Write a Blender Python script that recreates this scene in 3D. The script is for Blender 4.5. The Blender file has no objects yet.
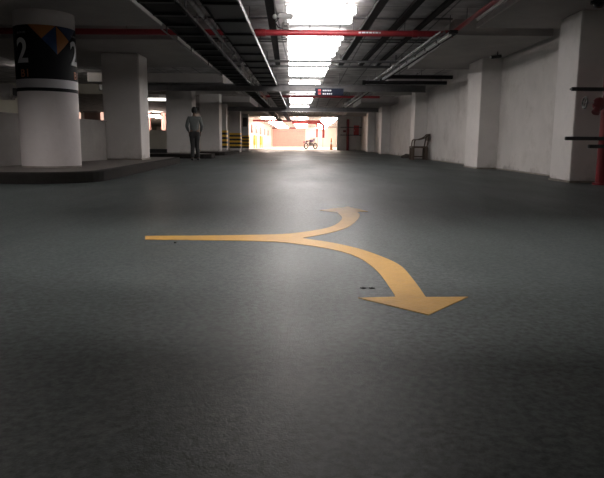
import bpy, bmesh, math, random
from mathutils import Vector, Matrix, Euler
random.seed(7)
S = bpy.context.scene
COL = S.collection
PI = math.pi

# ------------------------------------------------------------------ materials
def mat(name, col, rough=0.6, metal=0.0, emit=None, estr=0.0, var=0.0, scale=3.0, bump=0.0, bscale=30.0,
        dirt=0.0, dirt_col=(0.08, 0.06, 0.05), dirt_scale=1.2, stretch=(1, 1, 1), spec=0.5, foot=0.0):
    m = bpy.data.materials.new(name); m.use_nodes = True
    nt = m.node_tree; n = nt.nodes; L = nt.links
    b = n['Principled BSDF']
    b.inputs['Base Color'].default_value = (*col, 1)
    b.inputs['Roughness'].default_value = rough
    b.inputs['Metallic'].default_value = metal
    b.inputs['Specular IOR Level'].default_value = spec
    if emit:
        b.inputs['Emission Color'].default_value = (*emit, 1)
        b.inputs['Emission Strength'].default_value = estr
    if var or bump or dirt:
        tc = n.new('ShaderNodeTexCoord'); mp = n.new('ShaderNodeMapping')
        mp.inputs['Scale'].default_value = stretch
        L.new(tc.outputs['Object'], mp.inputs['Vector'])
        out = None
        nz = n.new('ShaderNodeTexNoise'); nz.inputs['Scale'].default_value = scale
        nz.inputs['Detail'].default_value = 6; nz.inputs['Roughness'].default_value = 0.65
        L.new(mp.outputs['Vector'], nz.inputs['Vector'])
        r = n.new('ShaderNodeValToRGB')
        r.color_ramp.elements[0].position = 0.3; r.color_ramp.elements[1].position = 0.7
        r.color_ramp.elements[0].color = (*[c * (1 - var) for c in col], 1)
        r.color_ramp.elements[1].color = (*[min(1, c * (1 + var * .6)) for c in col], 1)
        L.new(nz.outputs['Fac'], r.inputs['Fac']); out = r.outputs['Color']
        if dirt:
            nd = n.new('ShaderNodeTexNoise'); nd.inputs['Scale'].default_value = dirt_scale
            nd.inputs['Detail'].default_value = 9; nd.inputs['Roughness'].default_value = 0.75
            L.new(mp.outputs['Vector'], nd.inputs['Vector'])
            rd = n.new('ShaderNodeValToRGB')
            rd.color_ramp.elements[0].position = 0.52; rd.color_ramp.elements[0].color = (0, 0, 0, 1)
            rd.color_ramp.elements[1].position = 0.75; rd.color_ramp.elements[1].color = (dirt, dirt, dirt, 1)
            L.new(nd.outputs['Fac'], rd.inputs['Fac'])
            mx = n.new('ShaderNodeMix'); mx.data_type = 'RGBA'
            L.new(rd.outputs['Color'], mx.inputs[0]); L.new(out, mx.inputs[6])
            mx.inputs[7].default_value = (*dirt_col, 1); out = mx.outputs[2]
        if foot:
            sp = n.new('ShaderNodeSeparateXYZ'); L.new(tc.outputs['Object'], sp.inputs[0])
            nf = n.new('ShaderNodeTexNoise'); nf.inputs['Scale'].default_value = 2.6; nf.inputs['Detail'].default_value = 8; nf.inputs['Roughness'].default_value = .7
            L.new(tc.outputs['Object'], nf.inputs['Vector'])
            m1 = n.new('ShaderNodeMath'); m1.operation = 'MULTIPLY_ADD'; m1.inputs[1].default_value = -1.4; L.new(sp.outputs[2], m1.inputs[0]); L.new(nf.outputs['Fac'], m1.inputs[2])
            m2 = n.new('ShaderNodeMapRange'); m2.inputs[1].default_value = .38; m2.inputs[2].default_value = .55; m2.inputs[3].default_value = 0; m2.inputs[4].default_value = foot
            L.new(m1.outputs[0], m2.inputs[0])
            mz = n.new('ShaderNodeMix'); mz.data_type = 'RGBA'; L.new(m2.outputs[0], mz.inputs[0]); L.new(out, mz.inputs[6])
            mz.inputs[7].default_value = (.17, .14, .115, 1); out = mz.outputs[2]
        L.new(out, b.inputs['Base Color'])
        if bump:
            nb = n.new('ShaderNodeTexNoise'); nb.inputs['Scale'].default_value = bscale
            nb.inputs['Detail'].default_value = 5
            L.new(mp.outputs['Vector'], nb.inputs['Vector'])
            bp = n.new('ShaderNodeBump'); bp.inputs['Strength'].default_value = bump
            bp.inputs['Distance'].default_value = 0.02
            L.new(nb.outputs['Fac'], bp.inputs['Height']); L.new(bp.outputs['Normal'], b.inputs['Normal'])
    return m

def floor_material():
    m = bpy.data.materials.new('asphalt_floor'); m.use_nodes = True
    nt = m.node_tree; n = nt.nodes; L = nt.links; b = n['Principled BSDF']
    tc = n.new('ShaderNodeTexCoord')
    def noise(sc, det=6, rg=.6, v=None):
        q = n.new('ShaderNodeTexNoise'); q.inputs['Scale'].default_value = sc
        q.inputs['Detail'].default_value = det; q.inputs['Roughness'].default_value = rg
        L.new(v or tc.outputs['Object'], q.inputs['Vector']); return q
    big = noise(.6); fine = noise(48, 3, .7)
    mp = n.new('ShaderNodeMapping'); mp.inputs['Scale'].default_value = (.5, .12, 1); L.new(tc.outputs['Object'], mp.inputs['Vector'])
    lane = noise(2.0, 5, .6, mp.outputs['Vector'])
    r1 = n.new('ShaderNodeValToRGB'); r1.color_ramp.elements[0].position = .3; r1.color_ramp.elements[1].position = .7
    r1.color_ramp.elements[0].color = (.037, .0435, .043, 1); r1.color_ramp.elements[1].color = (.056, .065, .0635, 1)
    L.new(big.outputs['Fac'], r1.inputs['Fac'])
    r2 = n.new('ShaderNodeValToRGB'); r2.color_ramp.elements[0].position = .35; r2.color_ramp.elements[1].position = .72
    r2.color_ramp.elements[0].color = (.42, .42, .42, 1); r2.color_ramp.elements[1].color = (1.8, 1.8, 1.8, 1)
    L.new(fine.outputs['Fac'], r2.inputs['Fac'])
    mx = n.new('ShaderNodeMix'); mx.data_type = 'RGBA'; mx.blend_type = 'MULTIPLY'; mx.inputs[0].default_value = 1
    L.new(r1.outputs['Color'], mx.inputs[6]); L.new(r2.outputs['Color'], mx.inputs[7])
    L.new(mx.outputs[2], b.inputs['Base Color'])
    mr = n.new('ShaderNodeMapRange'); mr.inputs[1].default_value = .3; mr.inputs[2].default_value = .7
    mr.inputs[3].default_value = .46; mr.inputs[4].default_value = .62
    L.new(lane.outputs['Fac'], mr.inputs[0]); L.new(mr.outputs[0], b.inputs['Roughness'])
    b.inputs['Specular IOR Level'].default_value = .3
    bp = n.new('ShaderNodeBump'); bp.inputs['Strength'].default_value = .45; bp.inputs['Distance'].default_value = .003
    fb = noise(170, 4, .6); L.new(fb.outputs['Fac'], bp.inputs['Height']); L.new(bp.outputs['Normal'], b.inputs['Normal'])
    return m

def ceiling_material():
    m = bpy.data.materials.new('formwork_concrete'); m.use_nodes = True
    nt = m.node_tree; n = nt.nodes; L = nt.links; b = n['Principled BSDF']
    b.inputs['Roughness'].default_value = .8
    tc = n.new('ShaderNodeTexCoord')
    br = n.new('ShaderNodeTexBrick'); br.offset = 0
    br.inputs['Scale'].default_value = 1; br.inputs['Brick Width'].default_value = .62
    br.inputs['Row Height'].default_value = 1.15; br.inputs['Mortar Size'].default_value = .018
    br.inputs['Color1'].default_value = (.66, .63, .62, 1); br.inputs['Color2'].default_value = (.58, .555, .55, 1)
    br.inputs['Mortar'].default_value = (.24, .23, .23, 1)
    L.new(tc.outputs['Object'], br.inputs['Vector'])
    nz = n.new('ShaderNodeTexNoise'); nz.inputs['Scale'].default_value = 2.2; nz.inputs['Detail'].default_value = 7
    L.new(tc.outputs['Object'], nz.inputs['Vector'])
    r = n.new('ShaderNodeValToRGB'); r.color_ramp.elements[0].position = .35; r.color_ramp.elements[1].position = .65
    r.color_ramp.elements[0].color = (.62, .6, .6, 1); r.color_ramp.elements[1].color = (1.1, 1.1, 1.1, 1)
    L.new(nz.outputs['Fac'], r.inputs['Fac'])
    mx = n.new('ShaderNodeMix'); mx.data_type = 'RGBA'; mx.blend_type = 'MULTIPLY'; mx.inputs[0].default_value = 1
    L.new(br.outputs['Color'], mx.inputs[6]); L.new(r.outputs['Color'], mx.inputs[7]); L.new(mx.outputs[2], b.inputs['Base Color'])
    return m

M = {
 'floor': floor_material(), 'ceiling': ceiling_material(),
 'wall': mat('painted_plaster', (.60, .565, .535), .75, var=.10, scale=1.6, bump=.35, bscale=14, dirt=.55, dirt_col=(.26, .22, .19), dirt_scale=.9, foot=.55),
 'wall_foot': mat('grimy_plaster', (.26, .23, .20), .8, var=.3, scale=5, bump=.4, bscale=18, dirt=.8, dirt_col=(.10, .08, .065), dirt_scale=3.5),
 'pillar': mat('white_pillar_paint', (.66, .625, .60), .62, var=.06, scale=2, bump=.2, bscale=12, dirt=.4, dirt_col=(.36, .32, .29), dirt_scale=1.5, foot=.5),
 'round': mat('round_column_paint', (.60, .55, .54), .55, var=.05, scale=2, bump=.15, bscale=12, dirt=.35, dirt_col=(.36, .30, .27), dirt_scale=1.6),
 'grey': mat('grey_render', (.30, .275, .26), .8, var=.12, scale=3, bump=.25, bscale=18),
 'cream': mat('cream_paint', (.62, .58, .50), .7, var=.06, scale=2),
 'soffit': mat('soffit_concrete', (.36, .335, .32), .8, var=.14, scale=1.4, bump=.2, bscale=14),
 'soffit_edge': mat('whitewashed_edge', (.52, .49, .47), .75, var=.12, scale=4),
 'island': mat('island_screed', (.115, .098, .088), .8, var=.2, scale=4, bump=.3),
 'kerb': mat('black_kerb', (.018, .016, .015), .9, spec=.1, var=.2, scale=8),
 'yellow': mat('lane_yellow', (.50, .265, .045), .55, var=.10, scale=14, bump=.25, bscale=70, dirt=.35, dirt_col=(.36, .20, .06), dirt_scale=12),
 'red': mat('red_pipe_paint', (.22, .014, .019), .42, var=.12, scale=6),
 'redbox': mat('red_cabinet', (.42, .03, .03), .4),
 'maroon': mat('maroon_valve', (.15, .02, .025), .4),
 'black': mat('black_steel', (.014, .014, .015), .5),
 'blacksteel': mat('tray_black', (.017, .015, .016), .7, var=.2, scale=5, spec=.2),
 'darkplate': mat('tray_plate', (.055, .053, .055), .5, metal=.3, var=.2, scale=3),
 'galvrail': mat('dull_galvanised_rim', (.36, .35, .35), .6, metal=.3, var=.5, scale=6),
 'galv': mat('galvanised', (.5, .49, .49), .42, metal=.85, var=.15, scale=12),
 'galvdark': mat('dull_steel', (.16, .155, .155), .45, metal=.6, var=.2, scale=8),
 'white': mat('white_plastic', (.72, .70, .69), .45),
 'tube': mat('fluorescent_tube', (.9, .9, .9), .4, emit=(1, .965, .95), estr=15),
 'tube_near': mat('near_tube', (.9, .9, .9), .4, emit=(1, .98, .95), estr=150),
 'tube_left': mat('left_bay_tube', (.9, .9, .9), .4, emit=(1, .95, .92), estr=130),
 'bay_fill': mat('bay_fill_glow', (.9, .9, .9), .4, emit=(1, .95, .88), estr=12),
 'pink_glow': mat('pink_glow', (.9, .7, .6), .4, emit=(1, .62, .48), estr=.7),
 'tube_dim': mat('far_tube', (.9, .9, .9), .4, emit=(1, .95, .88), estr=3),
 'warm_fill': mat('warm_fill_glow', (.9, .9, .9), .4, emit=(1, .82, .70), estr=100),
 'poster': mat('poster_black', (.010, .010, .012), .65, spec=.2),
 'band_white': mat('band_white', (.56, .54, .57), .45),
 'orange': mat('poster_orange', (.40, .15, .035), .45),
 'blue': mat('poster_blue', (.025, .07, .19), .45),
 'darkblue': mat('poster_dark_blue', (.012, .03, .08), .45),
 'ink_white': mat('digit_white', (.62, .62, .64), .5),
 'ink_grey': mat('small_print_grey', (.14, .14, .15), .5),
 'ink_orange': mat('code_orange', (.40, .14, .06), .5),
 'yel': mat('hazard_yellow', (.80, .46, .03), .5),
 'blk': mat('hazard_black', (.02, .018, .018), .5),
 'warmwall': mat('warm_plaster', (.80, .70, .63), .7, var=.05, scale=1),
 'pinkwall': mat('pink_shutter', (.62, .33, .29), .6, var=.1, scale=1.5),
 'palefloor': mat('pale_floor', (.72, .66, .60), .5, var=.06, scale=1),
 'signblue': mat('sign_navy', (.008, .011, .026), .7, spec=.2),
 'skin': mat('skin', (.16, .09, .06), .55), 'hair': mat('hair', (.010, .009, .009), .6),
 'shirt': mat('grey_shirt', (.125, .135, .13), .85, var=.12, scale=20, bump=.3, bscale=25),
 'trousers': mat('dark_trousers', (.028, .027, .027), .85, var=.15, scale=20, bump=.3, bscale=20),
 'shoe': mat('shoe', (.012, .011, .011), .45), 'belt': mat('belt', (.01, .009, .009), .4),
 'rust': mat('rusty_brown', (.085, .055, .038), .7, var=.35, scale=9, bump=.3),
 'rubble': mat('dark_rubble', (.06, .05, .042), .9, var=.3, scale=20, bump=.5),
 'stud': mat('worn_stud', (.03, .03, .03), .4, metal=.4), 'rubber': mat('tyre_rubber', (.02, .02, .02), .7),
 'violet': mat('dark_violet_paint', (.10, .05, .12), .4), 'glass': mat('dark_lens', (.01, .01, .012), .12),
 'cone': mat('orange_plastic', (.75, .25, .06), .5), 'brown': mat('brown_board', (.10, .07, .06), .7),
}

# ------------------------------------------------------------------ mesh helpers
class MB:
    def __init__(s): s.bm = bmesh.new()
    def box(s, x0, x1, y0, y1, z0, z1, bev=0.0, rot=None, piv=None):
        b2 = bmesh.new(); bmesh.ops.create_cube(b2, size=1)
        for v in b2.verts:
            v.co = Vector(((x0+x1)/2 + v.co.x*(x1-x0), (y0+y1)/2 + v.co.y*(y1-y0), (z0+z1)/2 + v.co.z*(z1-z0)))
        if bev: bmesh.ops.bevel(b2, geom=b2.edges[:], offset=bev, segments=2, affect='EDGES', clamp_overlap=True)
        if rot is not None:
            p = Vector(piv) if piv else Vector(((x0+x1)/2, (y0+y1)/2, (z0+z1)/2))
            bmesh.ops.rotate(b2, verts=b2.verts[:], cent=p, matrix=rot)
        s.merge(b2); return s
    def merge(s, b2):
        me = bpy.data.meshes.new('tmp'); b2.to_mesh(me); b2.free(); s.bm.from_mesh(me); bpy.data.meshes.remove(me)
    def cyl(s, a, b, r, r2=None, seg=14):
        a = Vector(a); b = Vector(b); d = b - a; r2 = r if r2 is None else r2
        b2 = bmesh.new(); bmesh.ops.create_cone(b2, cap_ends=True, segments=seg, radius1=r, radius2=r2, depth=d.length)
        q = d.to_track_quat('Z', 'Y').to_matrix().to_4x4()
        bmesh.ops.transform(b2, matrix=Matrix.Translation((a+b)/2) @ q, verts=b2.verts[:]); s.merge(b2); return s
    def tube(s, pts, r, seg=10):
        pts = [Vector(p) for p in pts]; rings = []
        up = None
        for i, p in enumerate(pts):
            t = (pts[min(i+1, len(pts)-1)] - pts[max(i-1, 0)]).normalized()
            if up is None: up = t.orthogonal().normalized()
            up = (up - t*up.dot(t)).normalized(); sd = t.cross(up)
            rings.append([s.bm.verts.new(p + r*(math.cos(2*PI*k/seg)*up + math.sin(2*PI*k/seg)*sd)) for k in range(seg)])
        for A, B in zip(rings, rings[1:]):
            for k in range(seg): s.bm.faces.new((A[k], A[(k+1) % seg], B[(k+1) % seg], B[k]))
        s.bm.faces.new(rings[0][::-1]); s.bm.faces.new(rings[-1]); return s
    def sph(s, c, rx, ry=None, rz=None, seg=16, rings=10):
        ry = rx if ry is None else ry; rz = rx if rz is None else rz
        b2 = bmesh.new(); bmesh.ops.create_uvsphere(b2, u_segments=seg, v_segments=rings, radius=1)
        for v in b2.verts: v.co = Vector((c[0]+v.co.x*rx, c[1]+v.co.y*ry, c[2]+v.co.z*rz))
        s.merge(b2); return s
    def torus(s, c, R, r, axis='X', seg=20, ts=8, a0=0, a1=2*PI):
        full = abs(a1-a0-2*PI) < 1e-4; pts = []
        for k in range(seg + (0 if full else 1)):
            a = a0 + (a1-a0)*k/seg; ca, sa = R*math.cos(a), R*math.sin(a)
            pts.append(Vector(c) + (Vector((0, ca, sa)) if axis == 'X' else Vector((ca, 0, sa)) if axis == 'Y' else Vector((ca, sa, 0))))
        if full: pts += [pts[0], pts[1]]
        return s.tube(pts, r, ts)
    def prism(s, poly, z0, z1):
        lo = [s.bm.verts.new((x, y, z0)) for x, y in poly]; hi = [s.bm.verts.new((x, y, z1)) for x, y in poly]
        n = len(poly)
        s.bm.faces.new(lo[::-1]); s.bm.faces.new(hi)
        for i in range(n): s.bm.faces.new((lo[i], lo[(i+1) % n], hi[(i+1) % n], hi[i]))
        return s
    def build(s, name, m, parent=None, smooth=False):
        bmesh.ops.recalc_face_normals(s.bm, faces=s.bm.faces[:])
        # local origin: centre of base
        me = bpy.data.meshes.new(name)
        xs = [v.co.x for v in s.bm.verts]; ys = [v.co.y for v in s.bm.verts]; zs = [v.co.z for v in s.bm.verts]
        o = bpy.data.objects.new(name, me); COL.objects.link(o)
        if parent is None:
            c = Vector(((min(xs)+max(xs))/2, (min(ys)+max(ys))/2, min(zs)))
            for v in s.bm.verts: v.co -= c
            o.location = c
        else:
            o.parent = parent
            # vertices were given in world space: bring them into the parent's chain (parents are never rotated while building)
            w = Vector((0, 0, 0)); p = parent
            while p: w += p.location; p = p.parent
            for v in s.bm.verts: v.co -= w
        s.bm.to_mesh(me); s.bm.free(); me.materials.append(m)
        if smooth:
            for p in me.polygons: p.use_smooth = True
            try: me.set_sharp_from_angle(angle=math.radians(40))
            except Exception: pass
        return o

def tag(o, label=None, cat=None, group=None, kind=None):
    if label: o['label'] = label
    if cat: o['category'] = cat
    if group: o['group'] = group
    if kind: o['kind'] = kind
    return o
def empty(name, loc, label, cat, group=None):
    o = bpy.data.objects.new(name, None); o.empty_display_size = .1; COL.objects.link(o); o.location = loc
    return tag(o, label, cat, group)
def struct(name, mb, m):
    return tag(mb.build(name, m), kind='structure')
def copy_tree(o, parent=None):
    c = o.copy(); COL.objects.link(c)
    if parent is not None: c.parent = parent
    for ch in list(o.children): copy_tree(ch, c)
    return c
ORD = ['nearest', 'second', 'third', 'fourth', 'fifth', 'sixth', 'seventh', 'eighth', 'ninth', 'tenth', 'eleventh', 'twelfth',
       'thirteenth', 'fourteenth', 'fifteenth', 'sixteenth', 'seventeenth', 'eighteenth', 'nineteenth', 'twentieth', 'twenty-first', 'twenty-second']
HC = 2.95    # main ceiling height
HD = 2.65    # underside of the drop panels

# ------------------------------------------------------------------ the shell
struct('floor', MB().box(-24, 8, -6, 58, -.12, 0), M['floor'])
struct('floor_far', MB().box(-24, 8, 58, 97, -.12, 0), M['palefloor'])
struct('ceiling', MB().box(-24, 8, -1.5, 97, HC, HC+.2), M['ceiling'])
# right wall with a grimy foot
struct('wall_right', MB().box(4.7, 4.95, -2, 97, 0, HC), M['wall'])
struct('baseboard_right', MB().box(4.685, 4.7, 0, 52, 0, .03), M['wall_foot'])
# left far side and the end
struct('wall_left', MB().box(-23.5, -23.3, -2, 97, 0, HC), M['cream'])
struct('wall_far', MB().box(-23.3, 4.7, 95, 95.3, 0, HC), M['warmwall'])
# return walls either side of the bright opening at the end of the hall
struct('wall_back_right', MB().box(2.66, 4.7, 52, 52.3, 0, HC), M['wall'])
wl = MB()
for a, b in ((-23.3, -19.6), (-19.3, -17.95), (-17.6, -13.6), (-11.4, -5.0)): wl.box(a, b, 52, 52.3, 0, HC)
struct('wall_back_left', wl, M['wall'])
struct('wall_back_top', MB().box(-5.0, 2.66, 52, 52.35, 2.80, HC), M['warmwall'])
# dropped slab panels over the column rows
def drop(name, x0, x1, y0, y1):
    struct(name, MB().box(x0, x1, y0, y1, HD, HC), M['soffit'])
k = 1
for y0, y1 in ((6.3, 11.2), (12.65, 17.2), (21.4, 26.4), (31.5, 36.8), (41.5, 46.8)):
    drop('ceiling_drop_right_%d' % k, 3.06 if k == 1 else 2.82, 4.7, 11.95 if k == 2 else y0, y1)
    drop('ceiling_drop_left_%d' % k, -7.6, -2.62 if k < 3 else -2.9, y0, y1)
    k += 1
# whitewashed edge strips of the near drop panels
struct('trim_1', MB().box(3.03, 3.06, 6.3, 11.22, HD+.0, HD+.085).box(3.03, 3.06, 6.3, 11.22, HD+.125, HD+.25), M['soffit_edge'])
struct('trim_2', MB().box(-2.62, -2.6, 6.3, 11.22, HD+.005, HD+.06), M['soffit_edge'])
# cross beams
for i, (y, z0, z1) in enumerate(((22.0, 2.43, 2.64), (36.0, 2.42, 2.64))):
    b = empty('cross_beam', (0, y, z0), ('dark steel cross beam hung under the ceiling nearest the camera, above the navy sign' if i == 0 else
              'farther pale-edged cross beam just in front of the bright opening'), 'beam')
    MB().box(-7.4, 4.25, y, y+.05, z0, z1).build('web', M['galvdark'], b)
    MB().box(-7.4, 4.25, y-.10, y+.12, z0-.02, z0+.005).build('lower_flange', M['galv'] if i else M['galvdark'], b)
    MB().box(-7.4, 4.25, y-.10, y+.12, z1-.005, z1+.02).build('upper_flange', M['galvdark'], b)
    for x in (-2.2, -.2, 2.2):
        MB().cyl((x, y+.02, z1), (x, y+.02, HC), .014, seg=8).build('hanger_rod', M['galvdark'], b)

# ------------------------------------------------------------------ right-hand pilasters
pil = [(9.65, 10.45, 'white wall pilaster nearest the camera, behind the red riser pipe'),
       (14.9, 16.1, 'white wall pilaster second from the camera, under the small camera'),
       (23.75, 24.65, 'white wall pilaster behind the old brown armchair'),
       (34.1, 35.2, 'white wall pilaster next beyond the one behind the armchair'),
       (41.6, 42.8, 'farthest white wall pilaster before the red hose cabinet')]
for y0, y1, lab in pil:
    t = empty('wall_pilaster', (4.46, (y0+y1)/2, 0), lab, 'pillar', 'pilasters along the right wall')
    MB().box(4.22, 4.7, y0, y1, .03, HD if y0 < 41 else HD, bev=.012).build('shaft', M['pillar'], t)
    MB().box(4.205, 4.7, y0-.015, y1+.015, 0, .035, bev=.006).build('grimy_foot', M['wall_foot'], t)

# ------------------------------------------------------------------ left side: islands, columns, walls
def island(outer, label, inset=.13):
    cx = sum(p[0] for p in outer)/len(outer); cy = sum(p[1] for p in outer)/len(outer)
    t = empty('raised_island', (cx, cy, 0), label, 'kerbed island', 'raised islands on the left')
    n = len(outer); inner = []
    for i in range(n):
        p0, p1, p2 = Vector(outer[i-1]), Vector(outer[i]), Vector(outer[(i+1) % n])
        d1 = (p1-p0).normalized(); d2 = (p2-p1).normalized()
        nn = (Vector((-d1.y, d1.x)) + Vector((-d2.y, d2.x))).normalized()
        inner.append(tuple(p1 + nn*inset))
    mb = MB(); bm = mb.bm
    rings = [[bm.verts.new((x, y, z)) for x, y in src] for src, z in ((outer, 0), (outer, .15), ([tuple(Vector(o)*.9+Vector(q)*.1) for o, q in zip(outer, inner)], .162), (inner, .162), (inner, 0))]
    for A, B in zip(rings, rings[1:]+rings[:1]):
        for i in range(n): bm.faces.new((A[i], A[(i+1) % n], B[(i+1) % n], B[i]))
    mb.build('kerb', M['kerb'], t)
    MB().prism(inner, 0, .16).build('paving', M['island'], t)
def arc(c, r, a0, a1, n):
    return [(c[0]+r*math.cos(math.radians(a0+(a1-a0)*i/n)), c[1]+r*math.sin(math.radians(a0+(a1-a0)*i/n))) for i in range(n+1)]
island([(-9.5, 8.36), (-5, 8.38)] + arc((-3.95, 9.25), .87, -90, -4, 9) + [(-3.12, 10.2), (-3.24, 12), (-3.38, 14), (-3.5, 16), (-3.62, 17.4), (-3.8, 17.75), (-9.5, 17.75)],
       'large dark kerbed concrete island under the round poster column')
island([(-12, 22.2), (-3.75, 22.2), (-3.5, 22.5), (-3.6, 24.0), (-3.9, 24.4), (-12, 24.4)], 'low black-kerbed island behind the walking person')
island([(-9.5, 27.3), (-3.9, 27.3), (-3.7, 27.6), (-3.7, 33.8), (-3.9, 34.2), (-9.5, 34.2)], 'low black-kerbed island before the yellow and black striped columns')

# round column with printed wrap
CX, CY, R = -4.33, 10.30, .475
rc = empty('round_column', (CX, CY, .163), 'thick round white column wrapped in a black poster with a big 2', 'column')
mb = MB(); mb.cyl((CX, CY, .163), (CX, CY, HD), R, seg=64); mb.build('shaft', M['round'], rc, smooth=True)
def bend(s, z, off): a = s/R; return (CX + (R+off)*math.sin(a), CY - (R+off)*math.cos(a), z)
def curved(name, poly, m, parent, off):
    """a flat outline in (arc length, height) laid round the column as a thin shell"""
    bm = bmesh.new(); f = bm.faces.new([bm.verts.new((s, 0, z)) for s, z in poly])
    lo = min(p[0] for p in poly); hi = max(p[0] for p in poly)
    return curved_bm(name, bm, lo, hi, m, parent, off)
def curved_bm(name, bm, lo, hi, m, parent, off):
    x = lo + .02
    while x < hi:
        bmesh.ops.bisect_plane(bm, geom=bm.verts[:]+bm.edges[:]+bm.faces[:], plane_co=(x, 0, 0), plane_no=(1, 0, 0)); x += .02
    for v in bm.verts: v.co = Vector(bend(v.co.x, v.co.z, off))
    mb = MB(); mb.bm.free(); mb.bm = bm
    ext = bmesh.ops.extrude_face_region(bm, geom=bm.faces[:])
    for v in [g for g in ext['geom'] if isinstance(g, bmesh.types.BMVert)]:
        d = Vector((v.co.x-CX, v.co.y-CY, 0)).normalized(); v.co -= d*(off-.0005 if off < .003 else .002)
    return mb.build(name, m, parent)
def ring(name, z0, z1, m, off):
    n = 64; mb = MB(); bm = mb.bm; rs = []
    for rr, z in ((R-.002, z0), (R+off, z0), (R+off, z1), (R-.002, z1)):
        rs.append([bm.verts.new((CX+rr*math.cos(2*PI*i/n), CY+rr*math.sin(2*PI*i/n), z)) for i in range(n)])
    for A, B in zip(rs, rs[1:]+rs[:1]):
        for i in range(n): bm.faces.new((A[i], A[(i+1) % n], B[(i+1) % n], B[i]))
    return mb.build(name, m, rc, smooth=True)
wrap = ring('poster_wrap', 1.58, 2.41, M['poster'], .003); tag(wrap, 'black printed wrap with 2 and B1')
tag(ring('white_band', 1.445, 1.58, M['band_white'], .005), 'pale lilac white band')
ring('black_band', 1.39, 1.445, M['poster'], .004)
ring('foot_stain', .163, .19, M['wall_foot'], .002)
def A(deg): return math.radians(deg)*R
for base in (0, 180):
    c = A(43.5+base)
    def P(d, z): return (c + A(d), z)
    curved('triangle', [P(-51, 2.408), P(-27, 2.20), P(-1, 2.408)], M['orange'], wrap, .0045)
    curved('triangle', [P(-1, 2.405), P(-27, 2.20), P(0, 1.97)], M['blue'], wrap, .0045)
    curved('triangle', [P(0, 2.405), P(0, 1.97), P(27, 2.20)], M['orange'], wrap, .0045)
    curved('triangle', [P(1.5, 2.408), P(28, 2.20), P(51, 2.408)], M['darkblue'], wrap, .0045)
def text_bm(txt, w, h, bold=0.0):
    cu = bpy.data.curves.new('t', 'FONT'); cu.body = txt; cu.size = 1; cu.offset = bold; cu.resolution_u = 6
    ob = bpy.data.objects.new('t', cu); COL.objects.link(ob)
    dg = bpy.context.evaluated_depsgraph_get(); me = bpy.data.meshes.new_from_object(ob.evaluated_get(dg))
    bm = bmesh.new(); bm.from_mesh(me); bpy.data.objects.remove(ob); bpy.data.curves.remove(cu); bpy.data.meshes.remove(me)
    xs = [v.co.x for v in bm.verts]; ys = [v.co.y for v in bm.verts]
    for v in bm.verts: v.co = Vector(((v.co.x-min(xs))/(max(xs)-min(xs))*w, 0, (v.co.y-min(ys))/(max(ys)-min(ys))*h))
    return bm
for deg in (-25, 88, 155, 268):
    for nm, txt, w, z0, h, m_, sh in (('number', '2', .235, 1.83, .39, M['ink_white'], 0), ('level_code', 'B1', .145, 1.61, .12, M['ink_orange'], .03)):
        bm = text_bm(txt, w, h, .02 if txt == '2' else .01)
        s0 = A(deg) - w/2 + sh
        for v in bm.verts: v.co.x += s0; v.co.z += z0
        curved_bm(nm, bm, s0, s0+w, m_, wrap, .0045)
    for q in range(3):
        curved('small_print', [(A(deg)-.09+q*.065, 2.28), (A(deg)-.09+q*.065+.05, 2.28), (A(deg)-.09+q*.065+.05, 2.31), (A(deg)-.09+q*.065, 2.31)], M['ink_grey'], wrap, .0045)
hs = empty('junction_box', (-4.94, 10.2, 1.27), 'grey box clamped to the left side of the round poster column', 'box')
MB().box(-5.09, -4.86, 10.1, 10.32, 1.27, 1.52, bev=.03).build('housing', M['pillar'], hs)
MB().box(-4.89, -4.80, 10.16, 10.26, 1.34, 1.46, bev=.01).build('clamp', M['galvdark'], hs)

# square columns of the left row
cols = [(-4.83, -3.95, 14.55, 15.35, .163, 'square grey column directly right of the round poster column'),
        (-5.27, -4.3, 23.0, 23.9, .163, 'square cream column just left of the walking person'),
        (-5.0, -4.08, 28.7, 29.6, .163, 'square cream column just right of the walking person')]
for x0, x1, y0, y1, z0, lab in cols:
    t = empty('square_column', ((x0+x1)/2, (y0+y1)/2, z0), lab, 'column', 'square columns of the left row')
    MB().box(x0, x1, y0, y1, z0+.03, HD if y0 < 27 else HC, bev=.02).build('shaft', M['pillar'], t)
    MB().box(x0-.01, x1+.01, y0-.01, y1+.01, z0, z0+.032).build('grimy_foot', M['wall_foot'], t)
def striped(x0, x1, y0, d, z0, ztop, n, lab, ctop, zs0=.3):
    t = empty('striped_column', ((x0+x1)/2, y0+d/2, z0), lab, 'column', 'columns with yellow and black hazard stripes')
    MB().box(x0, x1, y0, y0+d, z0, ctop, bev=.01).build('shaft', M['pillar'], t)
    h = (ztop-zs0)/n
    for i in range(n):
        MB().box(x0-.02, x1+.02, y0-.02, y0+d+.02, zs0+i*h, zs0+(i+1)*h-.001).build('hazard_stripe', M['blk'] if i % 2 == 0 else M['yel'], t)
striped(-4.78, -4.33, 33.1, .6, .163, 1.24, 8, 'leftmost hazard-striped column, nearest of the striped ones', HD)
striped(-4.76, -4.1, 38.0, .6, 0, 1.18, 8, 'widest hazard-striped column, second from the left', HC, .25)
striped(-4.72, -4.25, 45.0, .5, 0, 1.12, 8, 'hazard-striped column standing beside the bright opening', HD, .2)
cp = empty('service_board', (-4.62, 32.9, 1.55), 'dark little control board on the nearest hazard-striped column', 'control board')
MB().box(-4.72, -4.6, 33.0, 33.1, 1.6, 1.95, bev=.01).build('case', M['black'], cp)
MB().box(-4.69, -4.63, 32.985, 33.001, 1.8, 1.9).build('cover', M['galvdark'], cp)
jb = empty('wall_cabinet', (-4.5, 44.9, 1.75), 'dark brown cabinet high on the column beside the bright opening', 'cabinet')
MB().box(-4.64, -4.34, 44.8, 45.0, 1.75, 2.4, bev=.01).build('case', M['brown'], jb)
MB().box(-4.61, -4.37, 44.785, 44.8, 1.8, 2.35).build('door', M['brown'], jb)

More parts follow.
